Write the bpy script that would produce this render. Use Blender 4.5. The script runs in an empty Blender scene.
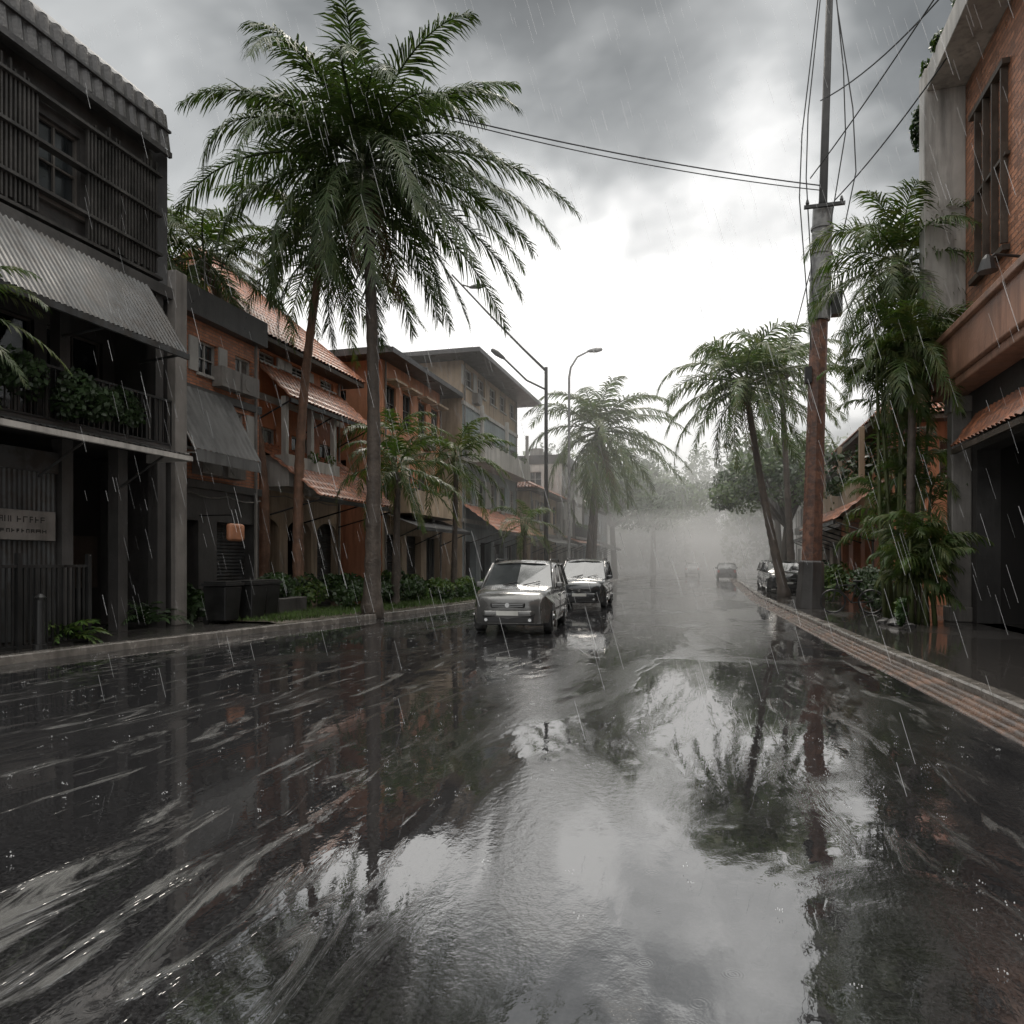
import bpy, math, random
from mathutils import Vector, Matrix
D=bpy.data; S=bpy.context.scene; COL=S.collection
Z=Vector((0,0,1))
S.view_settings.view_transform='Standard'; S.view_settings.look='None'; S.view_settings.exposure=0

# ------------------------------------------------------------------ mesh helpers
class MB:
    def __init__(s): s.v=[];s.f=[];s.m=[]
    def face(s,pts,m=0):
        i=len(s.v); s.v+=[tuple(p) for p in pts]; s.f.append(tuple(range(i,i+len(pts)))); s.m.append(m)
    def hexa(s,c,m=0):
        i=len(s.v); s.v+=[tuple(p) for p in c]
        for q in ((0,3,2,1),(4,5,6,7),(0,1,5,4),(1,2,6,5),(2,3,7,6),(3,0,4,7)):
            s.f.append(tuple(i+k for k in q)); s.m.append(m)
    def box(s,x0,x1,y0,y1,z0,z1,m=0):
        s.hexa([(x0,y0,z0),(x1,y0,z0),(x1,y1,z0),(x0,y1,z0),(x0,y0,z1),(x1,y0,z1),(x1,y1,z1),(x0,y1,z1)],m)
    def tube(s,pts,rad,n=8,m=0,cap=True):
        pts=[Vector(p) for p in pts]
        if not isinstance(rad,(list,tuple)): rad=[rad]*len(pts)
        i0=len(s.v); ref=None
        for k,p in enumerate(pts):
            t=(pts[min(k+1,len(pts)-1)]-pts[max(k-1,0)]).normalized()
            if ref is None: ref=Vector((1,0,0)) if abs(t.x)<.8 else Vector((0,1,0))
            a=(ref-t*ref.dot(t)).normalized(); b=t.cross(a); ref=a
            for j in range(n):
                g=2*math.pi*j/n; s.v.append(tuple(p+(a*math.cos(g)+b*math.sin(g))*rad[k]))
        for k in range(len(pts)-1):
            for j in range(n):
                s.f.append((i0+k*n+j,i0+k*n+(j+1)%n,i0+(k+1)*n+(j+1)%n,i0+(k+1)*n+j)); s.m.append(m)
        if cap:
            s.f.append(tuple(i0+j for j in range(n))[::-1]); s.m.append(m)
            e=i0+(len(pts)-1)*n; s.f.append(tuple(e+j for j in range(n))); s.m.append(m)
    def obj(s,name,mats,parent=None,smooth=False,bevel=0,seg=2,subd=0):
        if not isinstance(mats,(list,tuple)): mats=[mats]
        o=Vector((0,0,0)) if parent is None else parent.location
        me=D.meshes.new(name); me.from_pydata([(a-o.x,b-o.y,c-o.z) for a,b,c in s.v],[],s.f)
        for m in mats: me.materials.append(m)
        me.polygons.foreach_set('material_index',s.m)
        if smooth: me.polygons.foreach_set('use_smooth',[len(f)<=4 for f in s.f])
        me.update(); ob=D.objects.new(name,me); COL.objects.link(ob)
        if parent: ob.parent=parent
        if bevel:
            b=ob.modifiers.new('bevel','BEVEL'); b.width=bevel; b.segments=seg; b.limit_method='ANGLE'; b.angle_limit=math.radians(35)
        return ob
def empty(name,loc=(0,0,0)):
    e=D.objects.new(name,None); e.location=loc; e.empty_display_size=.3; COL.objects.link(e); return e

# frame: u along facade, w outward
class Fr:
    def __init__(s,ox,oy,u,w,oz=0): s.o=Vector((ox,oy,oz)); s.u=Vector((*u,0)); s.w=Vector((*w,0))
    def p(s,u,w,z): return s.o+s.u*u+s.w*w+Z*z
    def box(s,mb,u0,u1,w0,w1,z0,z1,m=0):
        mb.hexa([s.p(u0,w0,z0),s.p(u1,w0,z0),s.p(u1,w1,z0),s.p(u0,w1,z0),s.p(u0,w0,z1),s.p(u1,w0,z1),s.p(u1,w1,z1),s.p(u0,w1,z1)],m)
def wall(mb,F,u0,u1,z0,z1,holes,w=0,dep=.22,m=0):
    us=sorted({u0,u1,*[h[0] for h in holes],*[h[1] for h in holes]}); zs=sorted({z0,z1,*[h[2] for h in holes],*[h[3] for h in holes]})
    for i in range(len(us)-1):
        for j in range(len(zs)-1):
            cu=(us[i]+us[i+1])/2; cz=(zs[j]+zs[j+1])/2
            if any(h[0]<cu<h[1] and h[2]<cz<h[3] for h in holes): continue
            mb.face([F.p(us[i],w,zs[j]),F.p(us[i+1],w,zs[j]),F.p(us[i+1],w,zs[j+1]),F.p(us[i],w,zs[j+1])],m)
    for a,b,c,d in [h[:4] for h in holes]:
        for (p,q) in (((a,c),(b,c)),((b,c),(b,d)),((b,d),(a,d)),((a,d),(a,c))):
            mb.face([F.p(p[0],w,p[1]),F.p(q[0],w,q[1]),F.p(q[0],w-dep,q[1]),F.p(p[0],w-dep,p[1])],m)
def window(fr,gl,F,a,b,c,d,w=-.14,nx=2,nz=2,t=.05,mg=0,sill=True):
    gl.face([F.p(a,w-.02,c),F.p(b,w-.02,c),F.p(b,w-.02,d),F.p(a,w-.02,d)],mg)
    F.box(fr,a,b,w-.015,w+.05,c,c+t); F.box(fr,a,b,w-.015,w+.05,d-t,d)
    F.box(fr,a,a+t,w-.015,w+.048,c+t,d-t); F.box(fr,b-t,b,w-.015,w+.048,c+t,d-t)
    for i in range(1,nx):
        x=a+(b-a)*i/nx; F.box(fr,x-t*.4,x+t*.4,w-.012,w+.04,c+t,d-t)
    for i in range(1,nz):
        x=c+(d-c)*i/nz; F.box(fr,a+t,b-t,w-.012,w+.036,x-t*.3,x+t*.3)
    if sill: F.box(fr,a-.08,b+.08,.003,.1,c-.08,c-.005)
def railing(mb,F,u0,u1,w,z0,z1,step=.14,r=.012):
    F.box(mb,u0,u1,w-.025,w+.025,z1-.05,z1); F.box(mb,u0,u1,w-.02,w+.02,z0,z0+.04)
    n=max(2,int((u1-u0)/step))
    for i in range(n+1):
        u=u0+(u1-u0)*i/n; rr=.025 if i%8==0 else r
        F.box(mb,u-rr,u+rr,w-rr*.9,w+rr*.9,z0+.04,z1-.05)
def gridsurf(mb,A,B,C,Dd,nu,nv,fn,m=0):
    A,B,C,Dd=map(Vector,(A,B,C,Dd)); n=(B-A).cross(Dd-A).normalized()
    if n.z<0: n=-n
    i0=len(mb.v)
    for j in range(nv+1):
        for i in range(nu+1):
            s=i/nu;t=j/nv
            p=(A*(1-s)+B*s)*(1-t)+(Dd*(1-s)+C*s)*t
            mb.v.append(tuple(p+n*fn(i,j)))
    for j in range(nv):
        for i in range(nu):
            a=i0+j*(nu+1)+i; mb.f.append((a,a+1,a+nu+2,a+nu+1)); mb.m.append(m)
def tiles(mb,A,B,C,Dd,pitch=.24,row=.38,m=0):
    L=(Vector(B)-Vector(A)).length; H=(Vector(Dd)-Vector(A)).length
    nc=max(3,int(L/pitch)); nr=max(2,int(H/row))
    gridsurf(mb,A,B,C,Dd,nc*4,nr*2,lambda i,j:(0,.05,.07,.05)[i%4]+(.035 if j%2==0 else 0),m)
def corr(mb,A,B,C,Dd,pitch=.12,amp=.025,m=0):
    L=(Vector(B)-Vector(A)).length; nc=max(3,int(L/pitch))
    gridsurf(mb,A,B,C,Dd,nc*4,3,lambda i,j:(0,amp,amp*1.1,0)[i%4],m)

# ------------------------------------------------------------------ materials
def mat(name,col,rough=.6,var=.25,scale=.8,bump=.2,bscale=18,metal=0,stain=.45,spec=.5,kind=None,col2=None,coat=0,trans=0,bw=.5,bh=.12,det=4):
    m=D.materials.new(name); m.use_nodes=True; nt=m.node_tree; N=nt.nodes; Lk=nt.links.new
    P=N['Principled BSDF']; tc=N.new('ShaderNodeTexCoord')
    def mix(f,a,b,mode='MIX'):
        x=N.new('ShaderNodeMix'); x.data_type='RGBA'; x.blend_type=mode
        for s,v in ((x.inputs[0],f),(x.inputs[6],a),(x.inputs[7],b)):
            if isinstance(v,bpy.types.NodeSocket): Lk(v,s)
            elif isinstance(v,(tuple,list)): s.default_value=(*v[:3],1)
            else: s.default_value=v
        return x.outputs[2]
    def noise(sc,vec=None,det=det,ro=.6,dist=0):
        n=N.new('ShaderNodeTexNoise'); n.inputs['Scale'].default_value=sc; n.inputs['Detail'].default_value=det; n.inputs['Roughness'].default_value=ro; n.inputs['Distortion'].default_value=dist
        Lk(vec or tc.outputs['Object'],n.inputs['Vector']); return n.outputs['Fac']
    def mr(v,a,b,c=0,d=1):
        x=N.new('ShaderNodeMapRange'); Lk(v,x.inputs[0])
        for i,q in enumerate((a,b,c,d)): x.inputs[i+1].default_value=q
        return x.outputs[0]
    def mapping(sx,sy,sz):
        x=N.new('ShaderNodeMapping'); x.inputs['Scale'].default_value=(sx,sy,sz); Lk(tc.outputs['Object'],x.inputs[0]); return x.outputs[0]
    hi=tuple(min(1,c*(1+var)) for c in col); lo=tuple(c*(1-var) for c in col)
    nb=noise(scale); base=mix(mr(nb,.3,.7),lo,hi)
    if kind=='brick':
        h=noise(bscale)
        sp=N.new('ShaderNodeSeparateXYZ'); Lk(tc.outputs['Object'],sp.inputs[0])
        ad=N.new('ShaderNodeMath'); Lk(sp.outputs[0],ad.inputs[0]); Lk(sp.outputs[1],ad.inputs[1])
        cb=N.new('ShaderNodeCombineXYZ'); Lk(ad.outputs[0],cb.inputs[0]); Lk(sp.outputs[2],cb.inputs[1])
        bk=N.new('ShaderNodeTexBrick'); Lk(cb.outputs[0],bk.inputs['Vector']); bk.inputs['Scale'].default_value=1
        bk.inputs['Brick Width'].default_value=bw; bk.inputs['Row Height'].default_value=bh; bk.inputs['Mortar Size'].default_value=.014
        bk.inputs['Mortar Smooth'].default_value=.3
        bk.inputs['Color1'].default_value=(*lo,1); bk.inputs['Color2'].default_value=(*hi,1); bk.inputs['Mortar'].default_value=(*(col2 or (.16,.14,.12)),1)
        base=mix(.25,bk.outputs['Color'],base)
        h2=N.new('ShaderNodeMath'); h2.operation='MULTIPLY_ADD'; Lk(bk.outputs['Fac'],h2.inputs[0]); h2.inputs[1].default_value=-1.2; Lk(h,h2.inputs[2]); h=h2.outputs[0]
    elif col2: base=mix(mr(noise(scale*2.7),.45,.6),base,col2)
    if stain:
        st=noise(1.6,mapping(2.2,2.2,.22),det=5,ro=.65)
        base=mix(mr(st,.46,.70,0,stain),base,tuple(c*.25 for c in col))
        base=mix(mr(noise(.35,det=2),.45,.75,0,stain*.8),base,tuple(c*.4+.012 for c in col))
    Lk(base,P.inputs['Base Color'])
    Lk(mr(nb,.3,.7,max(.03,rough-.15),min(1,rough+.12)),P.inputs['Roughness'])
    P.inputs['Metallic'].default_value=metal; P.inputs['Specular IOR Level'].default_value=spec
    if coat: P.inputs['Coat Weight'].default_value=coat; P.inputs['Coat Roughness'].default_value=.06
    if bump:
        if kind!='brick': h=noise(bscale,det=3)
        b=N.new('ShaderNodeBump'); b.inputs['Strength'].default_value=bump; b.inputs['Distance'].default_value=.03; Lk(h,b.inputs['Height']); Lk(b.outputs[0],P.inputs['Normal'])
    if trans:
        t=N.new('ShaderNodeBsdfTranslucent'); Lk(mix(1.0,base,(1.3,1.5,.6),'MULTIPLY'),t.inputs[0]); ms=N.new('ShaderNodeMixShader'); ms.inputs[0].default_value=trans
        Lk(P.outputs[0],ms.inputs[1]); Lk(t.outputs[0],ms.inputs[2]); Lk(ms.outputs[0],N['Material Output'].inputs[0])
    return m
M_conc=mat('wet_concrete',(.21,.195,.18),.5,.3,1.2,.3,14,stain=.6)
M_dconc=mat('dark_concrete',(.062,.059,.057),.5,.35,1,.3,12)
M_white=mat('weathered_white_paint',(.46,.44,.41),.5,.2,1,.15,14,stain=.7)
M_cream=mat('cream_plaster',(.42,.32,.225),.6,.2,.7,.2,12,stain=.65)
M_peach=mat('peach_plaster',(.50,.23,.13),.6,.25,.7,.2,12,stain=.6)
M_dusty=mat('dusty_pink_plaster',(.32,.17,.115),.5,.3,.9,.3,12,stain=.7)
M_orange=mat('terracotta_plaster',(.48,.18,.085),.6,.25,.7,.25,12,stain=.55)
M_blue=mat('pale_blue_plaster',(.28,.32,.33),.6,.2,.7,.2,12,stain=.7)
M_brick=mat('brick',(.44,.18,.095),.55,.4,1.5,.55,20,kind='brick',bw=.26,bh=.09,stain=.5)
M_pbrick=mat('red_brick',(.44,.20,.115),.38,.45,1.5,1.0,20,kind='brick',bw=.36,bh=.13,stain=.35,col2=(.13,.10,.085))
M_tile=mat('terracotta_roof_tile',(.40,.155,.08),.45,.4,3,.3,20,stain=.6,col2=(.18,.09,.06))
M_dtile=mat('dark_roof',(.060,.058,.058),.4,.35,2,.3,18)
M_metal=mat('galvanised_sheet',(.060,.062,.063),.45,.35,.9,.12,9,metal=.2,stain=.8,col2=(.045,.040,.036))
M_dmetal=mat('dark_metal',(.03,.03,.03),.4,.3,2,.1,20,metal=.3,stain=.2)
M_mast=mat('black_mast',(.02,.02,.02),.6,.3,2,.1,20,stain=.2,spec=.3)
M_frame=mat('window_frame',(.12,.11,.10),.45,.3,2,.1,20,stain=.3)
M_wframe=mat('light_window_frame',(.36,.35,.33),.45,.2,2,.1,20,stain=.4)
M_wood=mat('dark_timber',(.065,.050,.038),.55,.4,2,.35,14,stain=.5)
M_slat=mat('grey_timber_slats',(.050,.047,.044),.5,.5,2,.35,14,stain=.6)
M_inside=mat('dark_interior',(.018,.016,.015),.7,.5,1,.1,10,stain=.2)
M_glass=mat('window_glass',(.02,.024,.026),.1,.6,.9,.03,3,stain=0,spec=.8,det=2)
M_curtain=mat('curtained_glass',(.12,.11,.10),.2,.6,2.5,.05,3,stain=.4,spec=.7)
M_leaf=mat('palm_leaf',(.055,.090,.026),.50,.5,1.3,0,20,stain=0,trans=.28,col2=(.09,.105,.035),det=1,spec=.35)
M_dleaf=mat('dark_palm_leaf',(.038,.062,.022),.50,.5,1.3,0,20,stain=0,trans=.22,col2=(.058,.076,.030),det=1,spec=.3)
M_dead=mat('dead_frond',(.12,.08,.045),.7,.4,2,0,20,stain=0,trans=.15,det=1)
M_bush=mat('shrub_leaf',(.050,.095,.024),.45,.6,2.5,0,20,stain=0,trans=.24,col2=(.085,.12,.03),det=1,spec=.4)
M_dbush=mat('dark_shrub_leaf',(.030,.055,.020),.45,.6,2.5,0,20,stain=0,trans=.18,det=1,spec=.4)
M_grass=mat('grass',(.06,.10,.025),.5,.5,3,0,30,stain=0,trans=.15,det=1)
M_soil=mat('wet_soil',(.05,.04,.028),.4,.5,2,.6,12,stain=.3)
M_trunk=mat('palm_trunk',(.095,.076,.062),.6,.45,3,1.0,12,stain=.6)
M_rtrunk=mat('reddish_palm_trunk',(.20,.11,.07),.6,.4,3,.9,14,stain=.65)
M_bark=mat('tree_bark',(.07,.055,.04),.7,.35,3,.8,10,stain=.3)
M_pole=mat('rusty_brown_pole',(.18,.088,.058),.5,.5,2,.8,9,stain=.85,col2=(.09,.055,.045))
M_gpole=mat('grey_concrete_pole',(.26,.26,.255),.45,.3,2,.4,14,stain=.7,col2=(.15,.15,.15))
M_blk=mat('black_rubber',(.012,.012,.012),.45,.3,3,.1,30,stain=0,det=2)
M_canvas=mat('awning_canvas',(.17,.17,.167),.6,.25,1,.15,9,stain=.8)
M_stem=mat('green_stem',(.09,.11,.04),.45,.4,3,.2,14,stain=.4)
M_sign=mat('sign_orange',(.45,.2,.11),.4,.2,3,.05,14,stain=.3)
M_kerbbrown=mat('brown_kerb_stone',(.12,.068,.045),.26,.5,1.2,.25,7,stain=.7,spec=.6,col2=(.06,.043,.035))
M_kerb=mat('kerb_stone',(.17,.155,.14),.25,.4,2.5,.4,12,stain=.7,spec=.8)

# wet ground materials
def wet(name,col,ior,r0,r1,foam_gleam,rip):
    m=D.materials.new(name); m.use_nodes=True; nt=m.node_tree; N=nt.nodes; L=nt.links.new; P=N['Principled BSDF']
    tc=N.new('ShaderNodeTexCoord').outputs['Object']
    def mapping(sx,sy,rz=0):
        x=N.new('ShaderNodeMapping'); x.inputs['Scale'].default_value=(sx,sy,1); x.inputs['Rotation'].default_value=(0,0,rz); L(tc,x.inputs[0]); return x.outputs[0]
    def noise(v,sc,det=5,ro=.55,di=0):
        n=N.new('ShaderNodeTexNoise'); n.inputs['Scale'].default_value=sc; n.inputs['Detail'].default_value=det; n.inputs['Roughness'].default_value=ro; n.inputs['Distortion'].default_value=di; L(v,n.inputs['Vector']); return n.outputs['Fac']
    def mr(v,a,b,c=0,d=1,sm=True):
        x=N.new('ShaderNodeMapRange'); x.interpolation_type='SMOOTHSTEP' if sm else 'LINEAR'; L(v,x.inputs[0])
        for i,q in enumerate((a,b,c,d)): x.inputs[i+1].default_value=q
        return x.outputs[0]
    def ma(op,a,b,c=None):
        x=N.new('ShaderNodeMath'); x.operation=op
        for i,q in enumerate((a,b,c)):
            if q is None: continue
            if isinstance(q,(int,float)): x.inputs[i].default_value=q
            else: L(q,x.inputs[i])
        return x.outputs[0]
    pud=mr(noise(mapping(1.0,.38,.06),.5,4,.6,.8),.40,.51)
    streak=mr(noise(mapping(2.3,.44,.05),1.25,5,.72,1.6),.54,.68)
    big=mr(noise(mapping(1,.6),.16,1),.38,.58)
    sb=ma('MULTIPLY',streak,big); fm=ma('MULTIPLY',sb,foam_gleam)
    mx=N.new('ShaderNodeMix'); mx.data_type='RGBA'
    gr=noise(tc,55,2,.7); mg=N.new('ShaderNodeMix'); mg.data_type='RGBA'; L(mr(gr,.3,.75),mg.inputs[0]); mg.inputs[6].default_value=(*[c*.5 for c in col],1); mg.inputs[7].default_value=(*[c*1.7 for c in col],1)
    L(fm,mx.inputs[0]); L(mg.outputs[2],mx.inputs[6]); mx.inputs[7].default_value=(.32,.32,.31,1)  # pale streaks in base colour: foam plus painted sky gleams on the water
    L(mx.outputs[2],P.inputs['Base Color'])
    rg=mr(pud,0,1,r1,r0); L(ma('ADD',rg,ma('MULTIPLY',fm,.2)),P.inputs['Roughness'])
    P.inputs['IOR'].default_value=ior
    rp=noise(mapping(2.6,.8,.05),1.5,3,.55,.5)
    fine=noise(mapping(1.6,1),14,2,.6)
    notp=ma('SUBTRACT',1.0,pud)
    vo=N.new('ShaderNodeTexVoronoi'); vo.inputs['Scale'].default_value=5; L(tc,vo.inputs['Vector'])
    ring=ma('MULTIPLY',ma('SINE',ma('MULTIPLY',vo.outputs['Distance'],95),0),mr(vo.outputs['Distance'],.05,.32,1,0))
    h=ma('MULTIPLY',ma('MULTIPLY',rp,ma('MULTIPLY_ADD',notp,.8,.2)),rip)
    h=ma('ADD',h,ma('MULTIPLY',ma('MULTIPLY',fine,ma('MULTIPLY_ADD',notp,.93,.07)),.022))
    h=ma('ADD',h,ma('MULTIPLY',ma('MULTIPLY',gr,notp),.010))
    h=ma('ADD',h,ma('MULTIPLY',sb,.020))
    h=ma('ADD',h,ma('MULTIPLY',ring,.0007))
    b=N.new('ShaderNodeBump'); b.inputs['Strength'].default_value=1; b.inputs['Distance'].default_value=.12; L(h,b.inputs['Height']); L(b.outputs[0],P.inputs['Normal'])
    return m
M_road=wet('wet_asphalt',(.020,.020,.021),3.1,.02,.15,.38,.055)
M_walk=wet('wet_paving',(.040,.037,.035),1.8,.06,.25,.05,.04)
M_ground=mat('wet_ground',(.04,.035,.03),.3,.4,1,.3,8,stain=.3,spec=.8)

# ------------------------------------------------------------------ ground, road, kerbs
g=MB(); g.face([(-900,-900,-.01),(900,-900,-.01),(900,900,-.01),(-900,900,-.01)]); g.obj('ground',M_ground)
def poly(pts):
    ys=[i*.8 for i in range(-14,260)]
    def f(y):
        if y<=pts[0][1]: return pts[0][0]
        for a,b in zip(pts,pts[1:]):
            if a[1]<=y<=b[1]: return a[0]+(b[0]-a[0])*(y-a[1])/(b[1]-a[1])
        return pts[-1][0]
    return lambda y:sum(f(y+k) for k in (-2.4,-1.6,-.8,0,.8,1.6,2.4))/7, ys
LK,YS=poly([(-11.0,-12),(-10.75,9),(-9.25,18.6),(-8.5,25),(-7.9,50),(-7.5,120),(-7.4,210)])
RK,_=poly([(3.35,-12),(3.0,8.6),(2.72,12.7),(2.3,22),(1.85,32),(1.7,60),(1.6,210)])
def strip(mb,prof,line,ys,m=0,jit=0):
    rr=random.Random(3)
    i0=len(mb.v); n=len(prof)
    for y in ys:
        j=rr.uniform(-jit,jit)
        for o,z in prof: mb.v.append((line(y)+o+j,y,z))
    for k in range(len(ys)-1):
        for i in range(n-1):
            a=i0+k*n+i; mb.f.append((a,a+1,a+n+1,a+n)); mb.m.append(m)
r=MB()
for y in YS: r.v+=[(LK(y)+.02,y,.004),(RK(y)-.4,y,.004)]
for k in range(len(YS)-1): r.f.append((2*k,2*k+1,2*k+3,2*k+2)); r.m.append(0)
r.obj('road',M_road)
k=MB(); strip(k,[(.03,0),(.02,.12),(0,.14),(-.2,.14),(-.215,.125)],LK,YS,jit=.008); k.obj('kerb',M_kerb)
k=MB(); strip(k,[(-.03,.0),(-.02,.14),(0,.165),(.16,.165),(.18,.125)],RK,YS,jit=.008)
k.obj('kerb',M_kerb)
k=MB()
pr=[]
for i in range(4):
    o=-.43+i*.098; z=.01+i*.022
    pr+=[(o,z-.012 if i==0 else z-.024),(o+.012,z+.010),(o+.04,z+.022),(o+.075,z+.010),(o+.09,z-.014)]
strip(k,pr,RK,YS,jit=.004); k.obj('gutter_stone',M_kerbbrown,smooth=True)
s=MB(); s.v=[];
for y in YS: s.v+=[(-40,y,.12),(LK(y)-.19,y,.12)]
for q in range(len(YS)-1): s.f.append((2*q,2*q+1,2*q+3,2*q+2)); s.m.append(0)
s.obj('sidewalk',M_walk)
s=MB()
for y in YS: s.v+=[(RK(y)+.16,y,.12),(40,y,.12)]
for q in range(len(YS)-1): s.f.append((2*q,2*q+1,2*q+3,2*q+2)); s.m.append(0)
s.obj('sidewalk',M_walk)

# ------------------------------------------------------------------ vegetation
WIND=Vector((.34,.05,0))
def frond(mb,o,az,el,L,droop,M,lw,ll,rng,m=0,seg=3,hang=.35):
    N=12; h=Vector((math.cos(az),math.sin(az),0)); side=h.cross(Z); p=Vector(o); pts=[p.copy()]; ds=[]
    roll=rng.uniform(-.35,.35); sw=rng.uniform(-.35,.35)
    for i in range(N):
        t=(i+.5)/N; a=el-droop*t**1.35; hh=(h+side*sw*t*t).normalized()
        d=(hh*math.cos(a)+Z*math.sin(a)+WIND*t*.9).normalized(); ds.append(d); p=p+d*(L/N); pts.append(p.copy())
    mb.tube(pts,[.045*(1-.85*i/N)*L/5 for i in range(N+1)],5,m)
    for i in range(M):
        t=.10+.90*(i+.5)/M
        x=t*N; k=min(N-1,int(x)); pos=pts[k]+(pts[k+1]-pts[k])*(x-k); d=ds[k]; up=side.cross(d)
        prof=min(1,.35+t*3.2)*(max(0,1-t)**.45*.85+.18)
        for sg in (-1,1):
            if rng.random()<.07: continue
            ln=ll*prof*rng.uniform(.68,1.15)
            dl=(side*sg*.75+d*(.5+.6*t)+up*(.2+sg*roll)+WIND*.5+Vector([rng.uniform(-.2,.2) for _ in range(3)])).normalized()
            q=pos; w=d*(lw*.5)*rng.uniform(.7,1.2); i0=len(mb.v)
            mb.v+= [tuple(q-w*.6),tuple(q+w*.6)]
            for s_ in range(seg):
                dl=(dl-Z*hang*(.6+.5*s_)*rng.uniform(.5,1.5)).normalized(); q=q+dl*(ln/seg); ww=(1,.7,.08)[s_] if seg==3 else (1,.12)[s_]
                mb.v+=[tuple(q-w*ww),tuple(q+w*ww)]
                a=i0+2*s_; mb.f.append((a,a+1,a+3,a+2)); mb.m.append(m)
def palm(base,top,r0,r1,nf,L,seed,M=46,lw=.055,ll=.95,tm=None,lm=None,bend=(0,0),el=(72,-48),dead=2,nuts=True,name='palm_tree',droop=(1.2,2.0)):
    rng=random.Random(seed); b=Vector(base); t=Vector(top); e=empty(name,base)
    tb=MB(); pts=[];rad=[];n=44
    for i in range(n+1):
        s=i/n; p=b.lerp(t,s)+Vector((bend[0],bend[1],0))*math.sin(math.pi*s)*1.0
        pts.append(p); rr=r1+(r0-r1)*(1-s)**2.2+ (r0*.45)*max(0,1-s*14)**2
        rad.append(rr*(1.06 if i%2 else .96)*rng.uniform(.97,1.03))
    pts[0]=b-Z*.1
    tb.tube(pts,rad,12); tb.obj('trunk',tm or M_trunk,e,smooth=True)
    c=MB(); ga=rng.uniform(0,6)
    for i in range(nf):
        s=(i+.5)/nf; az=ga+i*2.39996; ee=math.radians(el[0]+(el[1]-el[0])*s**.9)+rng.uniform(-.15,.15)
        LL=L*(.56+.46*math.sin(math.pi*min(1,s*.75+.08)))*rng.uniform(.85,1.1)
        frond(c,t+Z*(.35-.5*s)+Vector((math.cos(az),math.sin(az),0))*.1,az,ee,LL,rng.uniform(*droop)*(1-.45*s),M,lw,ll,rng)
    c.obj('crown',lm or M_leaf,e)
    if dead:
        c=MB()
        for i in range(dead): frond(c,t-Z*.3,rng.uniform(0,6.28),-.9,L*.6,.6,int(M*.5),lw*.7,ll*.7,rng,hang=.5)
        c.obj('dead_fronds',M_dead,e)
    c=MB(); 
    for i in range(10):
        az=rng.uniform(0,6.28); o=Vector((math.cos(az),math.sin(az),0))
        c.tube([t-Z*.55+o*r1*.9,t-Z*.1+o*r1*1.6,t+Z*.35+o*r1*2.2],[r1*.5,r1*.45,r1*.2],6)
    c.obj('frond_bases',M_stem,e,smooth=True)
    if nuts:
        c=MB()
        for i in range(7):
            az=rng.uniform(0,6.28); p=t+Vector((math.cos(az)*.33,math.sin(az)*.33,-.35-rng.random()*.3)); R=.13
            c.tube([p+Z*R*math.cos(a) for a in [math.pi*q/6 for q in range(7)]],[max(.004,R*math.sin(math.pi*q/6)) for q in range(7)],8)
        c.obj('coconuts',M_stem,e,smooth=True)
    return e
Z12=.12
palm((-9.44,19.3,Z12),(-9.6,19.2,12.9),.25,.15,50,6.1,11,M=92,lw=.07,ll=1.3,bend=(.15,0),lm=M_dleaf,el=(72,-50),droop=(1.3,2.1))
palm((-13,21.3,Z12),(-12.3,21.6,12.0),.2,.13,26,4.2,12,M=56,lw=.07,ll=1.05,tm=M_rtrunk,bend=(-.35,0))
palm((-14.2,21.0,Z12),(-15.6,20.0,11.2),.22,.13,24,3.8,13,M=50,lw=.07,tm=M_rtrunk,bend=(.9,0))
palm((-15.6,18.9,Z12),(-16.4,18.5,11.2),.2,.12,18,3.0,33,M=40,tm=M_trunk,bend=(.3,0),el=(70,-45))
palm((-10.4,23,Z12),(-10.2,22.8,4.6),.16,.1,20,2.7,14,M=40,ll=.65,dead=1,nuts=False)
palm((-9.9,27.4,Z12),(-9.7,27.2,5.6),.15,.09,20,2.9,15,M=40,ll=.7,dead=1,nuts=False)
palm((-11.6,26,Z12),(-11.8,26,6.1),.15,.09,18,2.8,16,M=36,ll=.7,dead=1,nuts=False)
palm((-8.8,34.5,Z12),(-8.8,34.3,3.4),.14,.09,14,2.2,17,M=26,ll=.55,dead=0,nuts=False)
palm((-8.6,50.7,Z12),(-7.6,50,10.4),.25,.15,34,6.8,18,M=50,lw=.11,ll=1.5)
palm((-9.6,60,Z12),(-9.2,60,9.2),.25,.15,22,5.0,38,M=30,lw=.14,ll=1.2)
palm((2.9,33.9,Z12),(1.3,34,9.3),.22,.13,36,4.9,19,M=52,lw=.085,ll=1.2,bend=(-.1,0),el=(75,-40))
palm((3.9,41,Z12),(3.3,41,11.9),.22,.13,26,4.4,20,M=36,lw=.1,ll=1.0)
palm((5.3,22.3,Z12),(4.9,22.2,9.6),.16,.11,34,3.4,51,M=64,lw=.05,ll=1.05,el=(80,-55),dead=1)
palm((4.7,20.6,Z12),(4.75,20.4,6.8),.13,.09,26,2.3,52,M=50,lw=.05,ll=.75,el=(75,-60),dead=1,nuts=False)
palm((-11.7,8.7,Z12),(-11.6,8.8,5.6),.12,.08,16,1.7,21,M=30,lw=.04,ll=.45,dead=0,nuts=False)
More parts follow.
